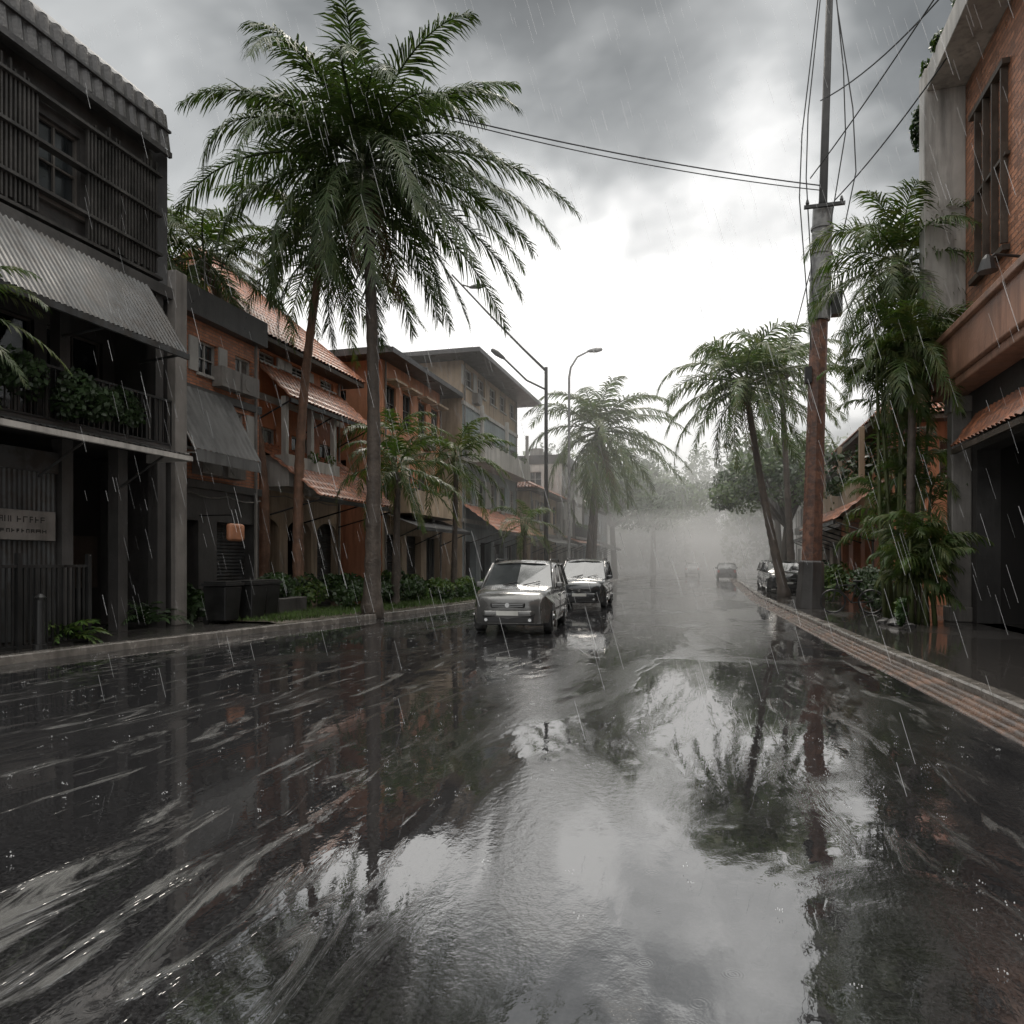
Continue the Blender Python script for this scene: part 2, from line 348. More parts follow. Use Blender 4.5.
def clump(cx,cy,n,hts,seed,name,rad=1.0,L=2.8,lean=.8):
    rng=random.Random(seed); e=empty(name,(cx,cy,Z12)); st=MB(); lf=MB()
    for i in range(n):
        a=rng.uniform(0,6.28); rr=rng.uniform(.1,rad); b=Vector((cx+math.cos(a)*rr,cy+math.sin(a)*rr,Z12)); H=rng.uniform(*hts)
        t=b+Vector((math.cos(a)*lean*rr*H*.13,math.sin(a)*lean*rr*H*.13,H))
        st.tube([b,b.lerp(t,.33)+Vector((rng.uniform(-.1,.1),0,0)),b.lerp(t,.7),t],[.06,.05,.04,.025],6)
        for k in range(9):
            frond(lf,t-Z*rng.uniform(0,.9),rng.uniform(0,6.28),math.radians(rng.uniform(15,80)),L*rng.uniform(.6,1.1),rng.uniform(1.2,2.3),32,.045,.6,rng,hang=.5)
    st.obj('stems',M_stem,e,smooth=True); lf.obj('fronds',M_leaf,e)
    return e
clump(4.75,21.8,13,(3.0,8.0),5,'areca_palm_clump',.6,1.9,.7)
clump(4.7,19.6,7,(1.2,2.8),6,'areca_palm_clump',.35,1.2,.6)
def leafcloud(mb,c,r,n,size,rng,m=0,shell=.5):
    c=Vector(c)
    for _ in range(n):
        v=Vector([rng.gauss(0,1) for _ in range(3)]).normalized()*(rng.random()**.33*(1-shell)+shell*rng.uniform(.7,1.05))
        p=c+Vector((v.x*r[0],v.y*r[1],v.z*r[2])); 
        if p.z<.1: continue
        a=Vector([rng.gauss(0,1) for _ in range(3)]).normalized(); b=a.orthogonal().normalized(); s=size*rng.uniform(.6,1.4)
        a=(a*.5)*s; i=len(mb.v); mb.v+=[tuple(p-a),tuple(p+b*s*.28),tuple(p+a),tuple(p-b*s*.28)]; mb.f.append((i,i+1,i+2,i+3)); mb.m.append(m)
def shrub(name,blobs,n,size,seed,mt=None,mats=None):
    rng=random.Random(seed); mb=MB()
    for (x,y,z,rx,ry,rz) in blobs:
        for q in range(4):
            leafcloud(mb,(x+rng.uniform(-.5,.5)*rx,y+rng.uniform(-.5,.5)*ry,z+rng.uniform(-.3,.35)*rz),(rx*.6,ry*.6,rz*.6),int(n/4),size,rng,rng.randint(0,1))
    return mb.obj(name,[mt or M_bush,M_dbush])
shrub('hedge',[(-10.6,20.5+i*1.2,.55,.6,.8,.5) for i in range(10)],700,.14,1)
shrub('hedge',[(-12.6,20+i*1.4,.7,.6,.9,.65) for i in range(8)],700,.16,2)
shrub('shrub',[(-9.6,26+i*1.5,.5,.5,.9,.45) for i in range(6)],500,.14,3)
shrub('shrub',[(-13.0,16.2,.6,.5,.5,.6),(-12.6,15.3,.4,.3,.4,.4)],700,.2,4,M_dbush)
shrub('shrub',[(3.9,17.9,.45,.12,.25,.42)],260,.16,5)
shrub('shrub',[(4.9,24.5+i,.8,.6,.8,.8) for i in range(4)],700,.16,6,M_dbush)
shrub('shrub',[(4.4,30+i*1.6,.9,.7,.9,.9) for i in range(4)],600,.18,7)
pl=MB(); rng=random.Random(9)
for i in range(14): frond(pl,(-11.5,11.0,.15),rng.uniform(0,6.28),rng.uniform(.5,1.3),.75,1.6,8,.09,.28,rng,seg=2)
pl.obj('potted_fern',M_bush)
pl=MB()
for i in range(16): frond(pl,(-12.3,13.9,.2),rng.uniform(0,6.28),rng.uniform(.5,1.4),1.0,1.5,10,.08,.3,rng,seg=2)
pl.obj('potted_fern',M_dbush)
s=MB(); ys=[15.5+i*.5 for i in range(44)]
strip(s,[(-2.6,.135),(-2.4,.17),(-.5,.17),(-.32,.13)],LK,ys); s.obj('planting_bed',M_soil)
gb=MB(); rng=random.Random(4)
for i in range(15000):
    y=rng.uniform(15.6,36.5); x=LK(y)-rng.uniform(.35,2.5); h=rng.uniform(.05,.16); a=rng.uniform(0,3.14); dx=math.cos(a)*.012; dy=math.sin(a)*.012; lx=rng.uniform(-.05,.05); ly=rng.uniform(-.05,.05)
    gb.face([(x-dx,y-dy,.16),(x+dx,y+dy,.16),(x+lx,y+ly,.16+h)])
gb.obj('grass',M_grass)
def tree(name,x,y,H,R,seed,nl=5000,ls=.28,mt=None):
    rng=random.Random(seed); e=empty(name,(x,y,Z12)); t=MB(); l=MB()
    b=Vector((x,y,Z12)); f=b+Vector((rng.uniform(-.4,.4),rng.uniform(-.4,.4),H*.4)); t.tube([b-Z*.1,b+Z*.5,b.lerp(f,.6),f],[H*.035,H*.026,H*.022,H*.018],10)
    nb=11; 
    for i in range(nb):
        a=i*2.4+rng.uniform(-.3,.3); q=rng.uniform(.25,.9); c=Vector((x+math.cos(a)*R*q,y+math.sin(a)*R*q,H*(.55+.38*(1-q)+rng.uniform(-.08,.08))))
        t.tube([f-Z*.2,f.lerp(c,.5)+Z*.3,c],[H*.014,H*.009,H*.003],6)
        for k in range(3):
            o=Vector([rng.uniform(-.3,.3)*R for _ in range(3)]); rr=R*rng.uniform(.2,.38)
            leafcloud(l,c+o*.8,(rr,rr,rr*.75),nl//(nb*3),ls,rng,rng.randint(0,1),.4)
    t.obj('trunk',M_bark,e,smooth=True); l.obj('foliage',[mt or M_bush,M_dbush],e)
tree('broadleaf_tree',3.9,48,9.5,3.6,2,6000,.3)
tree('broadleaf_tree',4.8,60,12,4.5,3,6000,.35)
tree('broadleaf_tree',-11,84,14,6.5,4,7000,.45)
tree('broadleaf_tree',-8,100,15,6.5,5,7000,.5)
tree('broadleaf_tree',5.5,78,14,5.5,6,6000,.45)
tree('broadleaf_tree',7,32,7.5,2.6,8,4000,.25)
tree('broadleaf_tree',-17.5,17.2,9.8,2.6,9,4500,.25)
rng=random.Random(5); dm=MB()
for (x0,x1,y,h) in ((-34,-6,125,20),(-14,14,160,22),(3,40,112,19),(-40,40,185,27)):
    n=int((x1-x0)/2.2)
    for i in range(n):
        x=x0+(x1-x0)*i/n+rng.uniform(-1,1); hh=h*rng.uniform(.65,1.1); rr=rng.uniform(2.2,4)
        for k in range(3): leafcloud(dm,(x+rng.uniform(-2,2),y+rng.uniform(-3,3),hh*(.25+.3*k)),(rr,rr,hh*.24),260,.8,rng,rng.randint(0,1),.4)
dm.obj('distant_trees',[M_bush,M_dbush])

# ------------------------------------------------------------------ generic building
def acunit(mb,F,u,z,w=.0):
    F.box(mb,u,u+.8,w+.02,w+.36,z,z+.55)
    mb.tube([F.p(u+.3,w+.355,z+.28),F.p(u+.3,w+.375,z+.28)],.2,12)
def building(name,F,L,dep,levels,specs,wm,roof='flat',trim=None,seed=0,rooft=None,over=.7,nearwin=True,rise=2.4):
    rng=random.Random(seed); e=empty(name,F.p(L/2,-dep/2,0)); wb=MB(); fr=MB(); gl=MB(); tr=MB(); bal=MB(); rl=MB(); ins=MB(); aw=MB(); misc=MB(); lau=MB()
    H=levels[-1]; trim=trim or M_conc
    for i,sp in enumerate(specs):
        z0,z1=levels[i],levels[i+1]; holes=[]; n=sp.get('n',3); ww=sp.get('w',1.2); wh=sp.get('h',1.4); si=sp.get('s',.95); mi=sp.get('m',0)
        for k in range(n):
            c=L*(k+.5)/n+rng.uniform(-.08,.08); holes.append((c-ww/2,c+ww/2,z0+si,min(z0+si+wh,z1-.25)))
        wall(wb,F,0,L,z0,z1,holes,m=mi,dep=.25 if sp['k']!='shop' else .4)
        for h in holes:
            if sp['k']=='shop':
                ty=rng.random()
                if ty<.35: 
                    corr(aw,F.p(h[0],-.3,h[2]),F.p(h[0],-.3,h[3]),F.p(h[1],-.3,h[3]),F.p(h[1],-.3,h[2]),.1,.02)
                elif ty<.6: window(fr,gl,F,*h,w=-.3,nx=3,nz=1,sill=False)
                else:
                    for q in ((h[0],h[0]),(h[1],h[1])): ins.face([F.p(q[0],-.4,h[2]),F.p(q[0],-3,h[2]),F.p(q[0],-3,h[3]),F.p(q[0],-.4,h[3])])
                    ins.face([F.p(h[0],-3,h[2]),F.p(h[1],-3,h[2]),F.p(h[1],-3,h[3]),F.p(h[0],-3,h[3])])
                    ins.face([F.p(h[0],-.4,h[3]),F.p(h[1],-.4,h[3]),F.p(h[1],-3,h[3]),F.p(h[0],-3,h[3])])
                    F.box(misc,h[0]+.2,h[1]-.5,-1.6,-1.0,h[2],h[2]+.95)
                if sp.get('arch'):
                    c=(h[0]+h[1])/2; R=(h[1]-h[0])/2; zz=h[3]-R*.55; 
                    for sg in (-1,1):
                        pp=[F.p(c+sg*R,-.02,h[3])]+[F.p(c+sg*R*math.cos(a),-.02,zz+R*.55*math.sin(a)) for a in [math.pi/2*q/8 for q in range(9)]]
                        wb.face(pp,mi)
            else:
                window(fr,gl,F,*h,nx=sp.get('nx',2),nz=sp.get('nz',2),mg=1 if rng.random()<.4 else 0,sill=sp['k']=='win')
                if sp.get('hood'): F.box(tr,h[0]-.15,h[1]+.15,.003,.5,h[3]+.08,h[3]+.18)
                elif sp['k']=='win' and rng.random()<.35:
                    hw=(h[1]-h[0])*.45
                    for ua_,ub_ in ((h[0]-hw-.03,h[0]-.03),(h[1]+.03,h[1]+hw+.03)):
                        F.box(fr,ua_,ub_,.004,.05,h[2],h[3])
        if i>0: F.box(tr,-.03,L+.03,-.05,.1,z0-.12,z0+.1)
        if sp['k']=='balc':
            a=sp.get('ba',.05)*L; b=sp.get('bb',.95)*L; dp=sp.get('bd',1.1)
            F.box(bal,a,b,.1,dp,z0-.1,z0+.08)
            if sp.get('solid'): F.box(bal,a,b,dp-.14,dp-.005,z0+.08,z0+.95); F.box(bal,a,a+.12,.1,dp-.14,z0+.08,z0+.94); F.box(bal,b-.12,b,.1,dp-.14,z0+.08,z0+.94)
            else: railing(rl,F,a+.05,b-.05,dp-.08,z0+.08,z0+1.05)
            for k in range(sp.get('posts',3)):
                u=a+.1+(b-a-.2)*k/max(1,sp.get('posts',3)-1); F.box(tr,u-.09,u+.09,dp-.3,dp-.12,z0+.08,z1-.12)
            for k in range(int((b-a)/1.1)):
                if rng.random()<.6: leafcloud(lau,F.p(a+.5+k*1.1,dp-.02,z0+1.05),(.22,.18,.22),60,.12,rng,0)
        if sp.get('awn'):
            ty,zz,pr,dr=sp['awn']; A,B,C,Dd=F.p(.1,pr,zz-dr),F.p(L-.1,pr,zz-dr),F.p(L-.1,.02,zz),F.p(.1,.02,zz)
            if ty=='tile': tiles(aw,A,B,C,Dd,m=1)
            else: corr(aw,A,B,C,Dd)
            F.box(aw,.1,L-.1,pr-.06,pr+.02,zz-dr-.14,zz-dr+.0,2)
            for k in range(int(L/2.5)+1):
                u=.2+(L-.5)*k/max(1,int(L/2.5)); aw.tube([F.p(u,.05,zz-dr-.7),F.p(u,pr-.1,zz-dr-.08)],.03,6,2)
        if i>0 and sp['k']=='win' and n>0:
            for k in range(rng.randint(1,2)): acunit(misc,F,rng.uniform(.3,max(.4,L-1.2)),z0+.25)
    En=Fr(F.o.x,F.o.y,(-F.w.x,-F.w.y),(-F.u.x,-F.u.y))
    hs=[]
    if nearwin:
        for i in range(1,len(specs)):
            for c in (dep*.25,dep*.6): hs.append((c-.55,c+.55,levels[i]+1.0,min(levels[i]+2.2,levels[i+1]-.2)))
    wall(wb,En,0,dep,0,H,hs,m=specs[-1].get('m',0))
    for h in hs: window(fr,gl,En,*h)
    wb.face([F.p(L,0,0),F.p(L,-dep,0),F.p(L,-dep,H),F.p(L,0,H)]); wb.face([F.p(0,-dep,0),F.p(L,-dep,0),F.p(L,-dep,H),F.p(0,-dep,H)])
    rf=MB(); o=over
    if roof=='flat':
        F.box(rf,-.05,L+.05,-dep-.05,o*.4,H+.003,H+.2); F.box(rf,-.05,L+.05,o*.4-.2,o*.4-.004,H+.2,H+.75)
        F.box(rf,-.05,.15,-dep,o*.4-.21,H+.2,H+.74); F.box(misc,L*.55,L*.55+1.6,-3.5,-2.2,H+.2,H+1.7)
        misc.tube([F.p(L*.3,-2.8,H+.2),F.p(L*.3,-2.8,H+1.7)],.6,14)
        misc.tube([F.p(L*.8,-1.2,H+.2),F.p(L*.8,-1.2,H+2.6)],.02,5)
        for q in range(4): misc.tube([F.p(L*.8-.5+.1*q,-1.2,H+1.8+.2*q),F.p(L*.8+.5-.1*q,-1.2,H+1.8+.2*q)],.012,4)
    elif roof=='slab':
        F.box(rf,-o,L+o,-dep-o,o,H+.003,H+.22); F.box(rf,-o*.6,L+o*.6,-dep,o*.6,H+.22,H+.4)
    else:
        q=min(dep,L)*.42
        a,b,c,d=F.p(-o,o,H),F.p(L+o,o,H),F.p(L+o,-dep-o,H),F.p(-o,-dep-o,H); e1,e2=F.p(q,-dep/2,H+rise),F.p(L-q,-dep/2,H+rise)
        tiles(rf,a,b,e2,e1,m=0); tiles(rf,c,d,e1,e2,m=0)
        tiles(rf,d,a,e1,e1,m=0); tiles(rf,b,c,e2,e2,m=0)
        F.box(rf,-o,L+o,-dep-o,o,H-.16,H-.01,1)
        for pq in ((a,e1),(b,e2),(d,e1),(c,e2),(e1,e2)): rf.tube([pq[0]+Z*.06,pq[1]+Z*.08],.09,6)
    wb.obj('walls',wm,e); fr.obj('window_frames',M_wframe if seed%2 else M_frame,e); gl.obj('windows',[M_glass,M_curtain],e)
    tr.obj('trim',trim,e,bevel=.01,seg=1)
    if bal.f: bal.obj('balcony',trim,e)
    if lau.f: lau.obj('balcony_plants',M_bush,e)
    if rl.f: rl.obj('balcony_railing',M_dmetal,e)
    if ins.f: ins.obj('shop_interior',M_inside,e)
    if aw.f: aw.obj('awning',[M_metal,M_tile,M_dmetal],e)
    misc.tube([F.p(L-.25,.07,0.1),F.p(L-.25,.07,H)],.05,6); misc.tube([F.p(.2,.07,0.1),F.p(.2,.07,H)],.04,6)
    misc.tube([F.p(L*k/12,.06,levels[1]-.25-.1*math.sin(math.pi*(k%4)/4)) for k in range(13)],.018,4)
    misc.obj('fittings',M_conc,e)
    rf.obj('roof',[rooft or M_dtile,M_wood],e)
    return e
def LF(x,y): return Fr(x,y,(0,1),(1,0))
def RF(x,y): return Fr(x,y,(0,1),(-1,0))
win=lambda n,w=1.2,h=1.5,**k:dict(k='win',n=n,w=w,h=h,**k)
shop=lambda n,w=2.2,h=2.7,**k:dict(k='shop',n=n,w=w,h=h,s=.0,**k)
balc=lambda n,w=1.4,h=2.1,**k:dict(k='balc',n=n,w=w,h=h,s=.1,**k)
building('brick_shop_house',LF(-13.4,15.0),4.7,9,[.12,3.7,6.2,8.1],[shop(2,1.7,2.6,m=1),win(2,1.0,1.3),win(3,.8,.9,s=.5)],[M_brick,M_dconc],roof='flat',trim=M_dconc,seed=1)
building('terracotta_house',LF(-14.8,21.2),6.2,8,[.12,4.2,7.2,9.0],[shop(3,1.6,3.0,arch=1,m=1,awn=('tile',5.6,2.6,1.9)),balc(3,1.2,1.9,m=0,solid=1,bd=1.3,bb=.6,awn=('tile',8.3,1.5,1.35)),win(3,1.0,.5,m=0,s=1.2)],[M_orange,M_cream],roof='hip',trim=M_white,seed=3,rooft=M_tile,over=.7,rise=4.4)
building('peach_apartment_building',LF(-13.6,28.8),7.0,9,[.12,3.8,6.8,10.2],[shop(3,1.7,2.7,awn=('corr',3.7,1.6,.6),m=1),balc(4,1.1,1.9,solid=1),win(4,1.0,1.5,hood=1)],[M_peach,M_cream],roof='slab',trim=M_cream,seed=4,over=.9)
building('grey_apartment_building',LF(-12.8,36.8),11,10,[.12,3.8,7.0,10.0,12.2],[shop(4,2.0,2.6,awn=('tile',4.6,2.0,1.4)),win(5,1.2,1.5),balc(5,1.2,1.8,solid=1),win(5,1.3,1.2,m=1)],[M_blue,M_cream],roof='slab',trim=M_white,seed=5,over=1.4)
building('shop_house',LF(-12.2,49),9,9,[.12,3.6,6.6],[shop(4,1.8,2.6,awn=('corr',3.5,1.8,.6)),win(5,1.1,1.4)],[M_cream],roof='hip',trim=M_conc,seed=6,rooft=M_tile)
building('shop_house',LF(-12.0,59),10,9,[.12,3.6,6.8,9.6],[shop(4,1.8,2.6,awn=('tile',3.7,1.6,.6)),balc(5,1.1,1.4),win(5,1.1,1.4)],[M_white],roof='flat',trim=M_conc,seed=7)
building('shop_house',LF(-11.6,70),12,9,[.12,3.6,6.8],[shop(4,2.2,2.6,awn=('corr',3.6,1.6,.6)),win(5,1.1,1.4)],[M_blue],roof='hip',trim=M_conc,seed=8)
building('tiled_roof_house',RF(6.0,28.5),11,8,[.12,3.6,6.6],[shop(4,1.8,2.6,awn=('tile',4.6,1.9,1.5),m=1),balc(4,1.2,1.9,solid=1)],[M_peach,M_orange],roof='hip',trim=M_cream,seed=9,rooft=M_tile,rise=3.4)
building('shop_house',RF(6.6,41),12,8,[.12,3.6,6.4],[shop(4,1.8,2.6,awn=('corr',3.6,1.7,.6)),win(4,1.2,1.4)],[M_cream],roof='hip',trim=M_conc,seed=11,rooft=M_tile)
building('shop_house',RF(6.8,54),14,8,[.12,3.6,7.0],[shop(4,2,2.6),win(5,1.2,1.4)],[M_white],roof='flat',trim=M_conc,seed=12)

# ------------------------------------------------------------------ L1 dark market building
F=LF(-12.2,0); e=empty('market_building',(-16,8,0))
w=MB()
u0,u1=-3,14.5; ua=13.75
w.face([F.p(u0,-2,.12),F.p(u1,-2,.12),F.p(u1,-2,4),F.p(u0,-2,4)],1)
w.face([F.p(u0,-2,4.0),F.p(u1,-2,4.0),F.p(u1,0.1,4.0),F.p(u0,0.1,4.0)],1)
F.box(w,u0,u1,-10,.0,4.02,4.3,0)
holes=[(c-.75,c+.75,4.5,6.7) for c in (2,5,7.6,9.6,11.6,13.4)]
wall(w,F,u0,u1,4.3,7.7,holes,w=-1.6,m=0)
F.box(w,u0,u1,-10,.05,7.7,7.95,0)
up=[(c-.8,c+.8,8.6,10.2) for c in (1.5,4,6.5,9,11.4,13.3)]
wall(w,F,u0,u1-.3,7.95,11.0,up,w=-.25,m=0)
F.box(w,u0,u1-.3,-1.5,.04,11.08,11.14,0)
E=Fr(-12.2,14.5,(-1,0),(0,1))
w.face([E.p(0,0,.12),E.p(10,0,.12),E.p(10,0,13.6),E.p(2.8,0,13.2),E.p(1.0,0,12.6),E.p(.1,0,11),E.p(.1,0,4.2),E.p(0,0,4.2)],0)
for c in (-2,1,4,7,8.6,11.65,13.05,14.2): F.box(w,c-.13,c+.13,-.26,-.0,.12,3.99,2)
for c in (-2,1,4,7,8.6,11.65,14.2): F.box(w,c-.12,c+.12,-.3,-.06,4.3,7.7,2)
w.obj('walls',[M_dconc,M_inside,M_dconc],e)
w=MB(); F.box(w,14.51,14.9,-.3,.12,.12,8.4); w.obj('end_pilaster',M_conc,e,bevel=.02)
fr=MB(); gl=MB()
Fu=LF(-12.45,0); Fb=LF(-13.8,0)
for h in up: window(fr,gl,Fu,*h,nx=3,nz=2)
for h in holes: window(fr,gl,Fb,*h,nx=2,nz=2,sill=False)
fr.obj('window_frames',M_frame,e); gl.obj('windows',[M_glass,M_curtain],e)
sl=MB(); rng=random.Random(12)
n=190
for i in range(n):
    u=u0+(u1-u0-.3)*i/n
    if (i//12)%3==1: continue
    F.box(sl,u,u+.04,-.14,-.07,8.1+rng.uniform(0,.12),10.5+rng.uniform(-.2,.3))
for z in (8.05,8.6,9.5,10.4,11.0): F.box(sl,u0,u1-.25,-.2,.0,z,z+.06)
for i in range(26):
    u=u0+.3+.66*i; F.box(sl,u,u+.05,-.06,.01,4.35,5.3)
sl.obj('timber_slats',M_slat,e)
rf=MB()
for A,B in (((.12,11.0),(.0,11.9)),((.0,11.9),(-.9,12.7)),((-.9,12.7),(-2.8,13.4)),((-2.8,13.4),(-10,14))):
    corr(rf,F.p(u0,A[0],A[1]),F.p(u1-.15,A[0],A[1]),F.p(u1-.15,B[0],B[1]),F.p(u0,B[0],B[1]),.3,.04)
F.box(rf,u0,u1-.15,.08,.16,10.88,11.0); F.box(rf,u0,u1-.15,.07,.14,11.45,11.5)
rf.obj('roof',M_dtile,e)
aw=MB()
corr(aw,F.p(u0,1.1,6.15),F.p(ua,1.1,6.15),F.p(ua,-.1,7.95),F.p(u0,-.1,7.95),.12,.022)
F.box(aw,u0,ua,1.05,1.12,6.02,6.14)
for c in range(-2,15,2): aw.tube([F.p(c-.4,-.1,6.0),F.p(c-.4,1.02,6.1)],.03,6); 
aw.obj('sheet_metal_awning',M_metal,e)
cn=MB()
corr(cn,F.p(u0,1.15,3.92),F.p(ua,1.15,3.92),F.p(ua,.02,4.2),F.p(u0,.02,4.2),.14,.02)
F.box(cn,u0,ua,1.1,1.2,3.80,3.9,1); F.box(cn,ua-.05,ua+.01,.02,1.1,3.8,3.98,1)
for c in (-1,1,3,5,7,9,11,13): cn.tube([F.p(c,.0,3.2),F.p(c,1.08,3.82)],.025,6)
cn.obj('canopy',[M_metal,M_white],e)
rr=MB(); railing(rr,F,u0,u1,.0,4.3,5.35,.13); rr.obj('balcony_railing',M_dmetal,e)
sh=MB()
for a,b in ((4.15,6.85),(7.15,8.45),(8.75,11.5)):
    corr(sh,F.p(a,-.12,.15),F.p(b,-.12,.15),F.p(b,-.121,3.3),F.p(a,-.121,3.3),.1,.03)
    F.box(sh,a,b,-.3,-.05,3.3,3.7)
sh.obj('roller_shutter',M_metal,e)
sg=MB(); F.box(sg,9.0,11.35,-.02,.03,2.0,2.55)
sg.obj('shop_sign',M_conc,e,bevel=.01)
tx=MB(); rng=random.Random(2)
for row,(z,hh) in enumerate(((2.38,.11),(2.17,.07))):
    u=9.35
    while u<11.15:
        ww=rng.uniform(.05,.09); F.box(tx,u,u+.018,.031,.034,z-hh/2,z+hh/2)
        if rng.random()<.7: F.box(tx,u+.019,u+ww,.031,.034,z+hh/2-.018,z+hh/2)
        if rng.random()<.6: F.box(tx,u+.019,u+ww,.031,.034,z-.01,z+.01)
        if rng.random()<.5: F.box(tx,u+ww,u+ww+.015,.031,.034,z-hh/2,z+hh/2)
        u+=ww+.045
tx.obj('sign_lettering',M_dmetal,e)
dr=MB(); F.box(dr,12.0,12.9,-1.98,-1.9,.13,2.3); F.box(dr,13.4,14.3,-1.98,-1.9,1.0,2.2); dr.obj('door',M_wood,e)
shrub('balcony_plants',[(-12.0,u,4.85,.45,.7,.6) for u in [5+.9*i for i in range(10)]],700,.12,21,M_dbush)
e=empty('metal_fence',(-11.3,9.5,.12)); fm=MB(); Ff=LF(-11.35,8.4); 
railing(fm,Ff,0,2.9,0,.14,1.55,.11,.016)
for u in (0,1.45,2.9): Ff.box(fm,u-.04,u+.04,-.04,.04,.12,1.75)
fm.obj('pickets',M_dmetal,e)
b=MB(); b.tube([(-11.05,10.0,.12),(-11.05,10.0,.2),(-11.05,10.0,.21),(-11.05,10.0,.95),(-11.05,10.0,1.0),(-11.05,10.0,1.06)],[.11,.11,.075,.065,.09,.03],14); b.obj('bollard',M_dmetal,smooth=False)
e=empty('hanging_sign',(-12.3,17.0,2.4)); b=MB(); b.box(-12.38,-12.2,16.7,17.35,2.15,2.62); b.obj('panel',M_sign,e,bevel=.09,seg=4)
b=MB(); b.tube([(-13.4,17.02,2.85),(-12.25,17.02,2.85)],.02,6); b.tube([(-12.29,16.9,2.6),(-12.29,16.9,2.84)],.012,5); b.tube([(-12.29,17.15,2.6),(-12.29,17.15,2.84)],.012,5); b.obj('bracket',M_dmetal,e)
e=empty('canvas_awning',(-12.6,17.5,5)); a=MB()
corr(a,(-12.3,15.5,4.4),(-12.3,18.2,4.4),(-13.3,18.2,6.2),(-13.3,15.5,6.2),.22,.02)
a.face([(-12.3,15.5,4.4),(-12.3,18.2,4.4),(-12.3,18.2,4.1),(-12.3,15.5,4.1)])
a.obj('canvas',M_canvas,e); a=MB(); 
for y in (15.5,16.8,18.2): a.tube([(-13.35,y,6.15),(-12.32,y,4.37)],.025,6); a.tube([(-13.35,y,4.3),(-12.32,y,4.3)],.02,6)
a.obj('frame',M_wframe,e)
for x,y in ((-11.4,15.3),(-11.3,16.2),(-11.5,17.1)):
    e=empty('trash_bin',(x,y,.12)); b=MB()
    q=.26; t=.32; b.hexa([(x-q,y-q,.2),(x+q,y-q,.2),(x+q,y+q,.2),(x-q,y+q,.2),(x-t,y-t,1.02),(x+t,y-t,1.02),(x+t,y+t,1.02),(x-t,y+t,1.02)]); b.obj('body',M_blk,e,bevel=.03)
    b=MB(); b.box(x-.35,x+.35,y-.35,y+.35,1.03,1.1); b.box(x-.3,x+.3,y-.3,y+.3,1.1,1.14); b.tube([(x-.36,y-.3,1.05),(x-.42,y-.3,1.05),(x-.42,y+.3,1.05),(x-.36,y+.3,1.05)],.02,6); b.obj('lid',M_dmetal,e,bevel=.02)
    b=MB(); 
    for sg in (-1,1): b.tube([(x-.3,y+sg*.2-.03,.2),(x-.3,y+sg*.2+.03,.2)],.09,12)
    b.obj('wheels',M_blk,e)
e=empty('planter_box',(-12.0,18.3,.12)); b=MB(); b.box(-12.5,-11.4,17.7,19.1,.12,.6); b.obj('box',M_dconc,e,bevel=.02)
rng=random.Random(8); b=MB(); leafcloud(b,(-12,18.4,.9),(.5,.7,.4),900,.16,rng,0); b.obj('plant',M_dbush,e)

# ------------------------------------------------------------------ R1 near right building
F=RF(6.1,0); e=empty('brick_building',(10,12,0)); w=MB()
u0,u1=-4,21.2
slots=[(18.3+i*.55,18.3+i*.55+.22,8.6,12.2) for i in range(4)]+[(8+i*.62,8.26+i*.62,8.3,12.4) for i in range(8)]
wall(w,F,u0,u1,7.0,13.6,slots,m=0,dep=.3)
gh=[(15.9,20.2,.12,4.3),(11,15.2,.12,4.3),(6,10.4,.12,4.3),(0,5,.12,4.3)]
wall(w,F,u0,u1,.12,5.9,gh,m=1,dep=.5)
E=Fr(6.1,21.2,(1,0),(0,1)); w.face([E.p(0,0,.12),E.p(12,0,.12),E.p(12,0,13.6),E.p(0,0,13.6)],0)
w.obj('walls',[M_pbrick,M_dconc],e)
t=MB()
F.box(t,21.0,21.5,.003,.95,7.02,14.2); F.box(t,u0,20.997,.003,.9,13.6,14.2); F.box(t,u0,21.6,-.6,.0,13.6,14.1)
F.box(t,u0,20.99,.35,.42,7.02,7.3)
t.obj('white_frame',M_white,e,bevel=.02)
t=MB(); F.box(t,u0,21.35,.003,.8,5.9,7.0); F.box(t,u0,21.4,.0,.9,6.85,7.02); F.box(t,u0,21.3,.1,.7,5.7,5.897)
t.obj('concrete_ledge',M_dusty,e,bevel=.03)
t=MB()
for c in (20.75,15.5,10.7,5.5): F.box(t,c-.2,c+.2,.003,.45,.12,5.7); F.box(t,c-.28,c+.28,.003,.52,.12,.5); F.box(t,c-.26,c+.26,.003,.5,5.3,5.699)
t.obj('columns',M_conc,e,bevel=.03)
i_=MB()
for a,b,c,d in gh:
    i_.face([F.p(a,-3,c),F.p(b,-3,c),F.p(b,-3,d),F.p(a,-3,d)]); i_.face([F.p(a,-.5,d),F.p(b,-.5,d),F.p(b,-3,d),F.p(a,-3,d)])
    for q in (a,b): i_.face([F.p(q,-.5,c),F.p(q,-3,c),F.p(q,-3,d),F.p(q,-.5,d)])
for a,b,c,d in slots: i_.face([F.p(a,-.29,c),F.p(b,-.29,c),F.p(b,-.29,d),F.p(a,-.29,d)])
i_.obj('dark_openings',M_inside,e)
a=MB()
for p,q in ((15.9,20.1),):
    tiles(a,F.p(p,.55,4.35),F.p(q,.55,4.35),F.p(q,.02,5.1),F.p(p,.02,5.1))
    F.box(a,p,q,.5,.58,4.2,4.33,1); 
a.obj('tiled_awning',[M_tile,M_wood],e)
a=MB()
for a0,b0,c0,d0 in slots:
    F.box(a,a0-.07,a0-.005,.003,.14,c0-.1,d0+.1)
F.box(a,18.1,20.3,.003,.16,8.3,8.42); F.box(a,18.1,20.3,.003,.16,12.3,12.42); F.box(a,18.1,20.3,.003,.1,10.35,10.42)
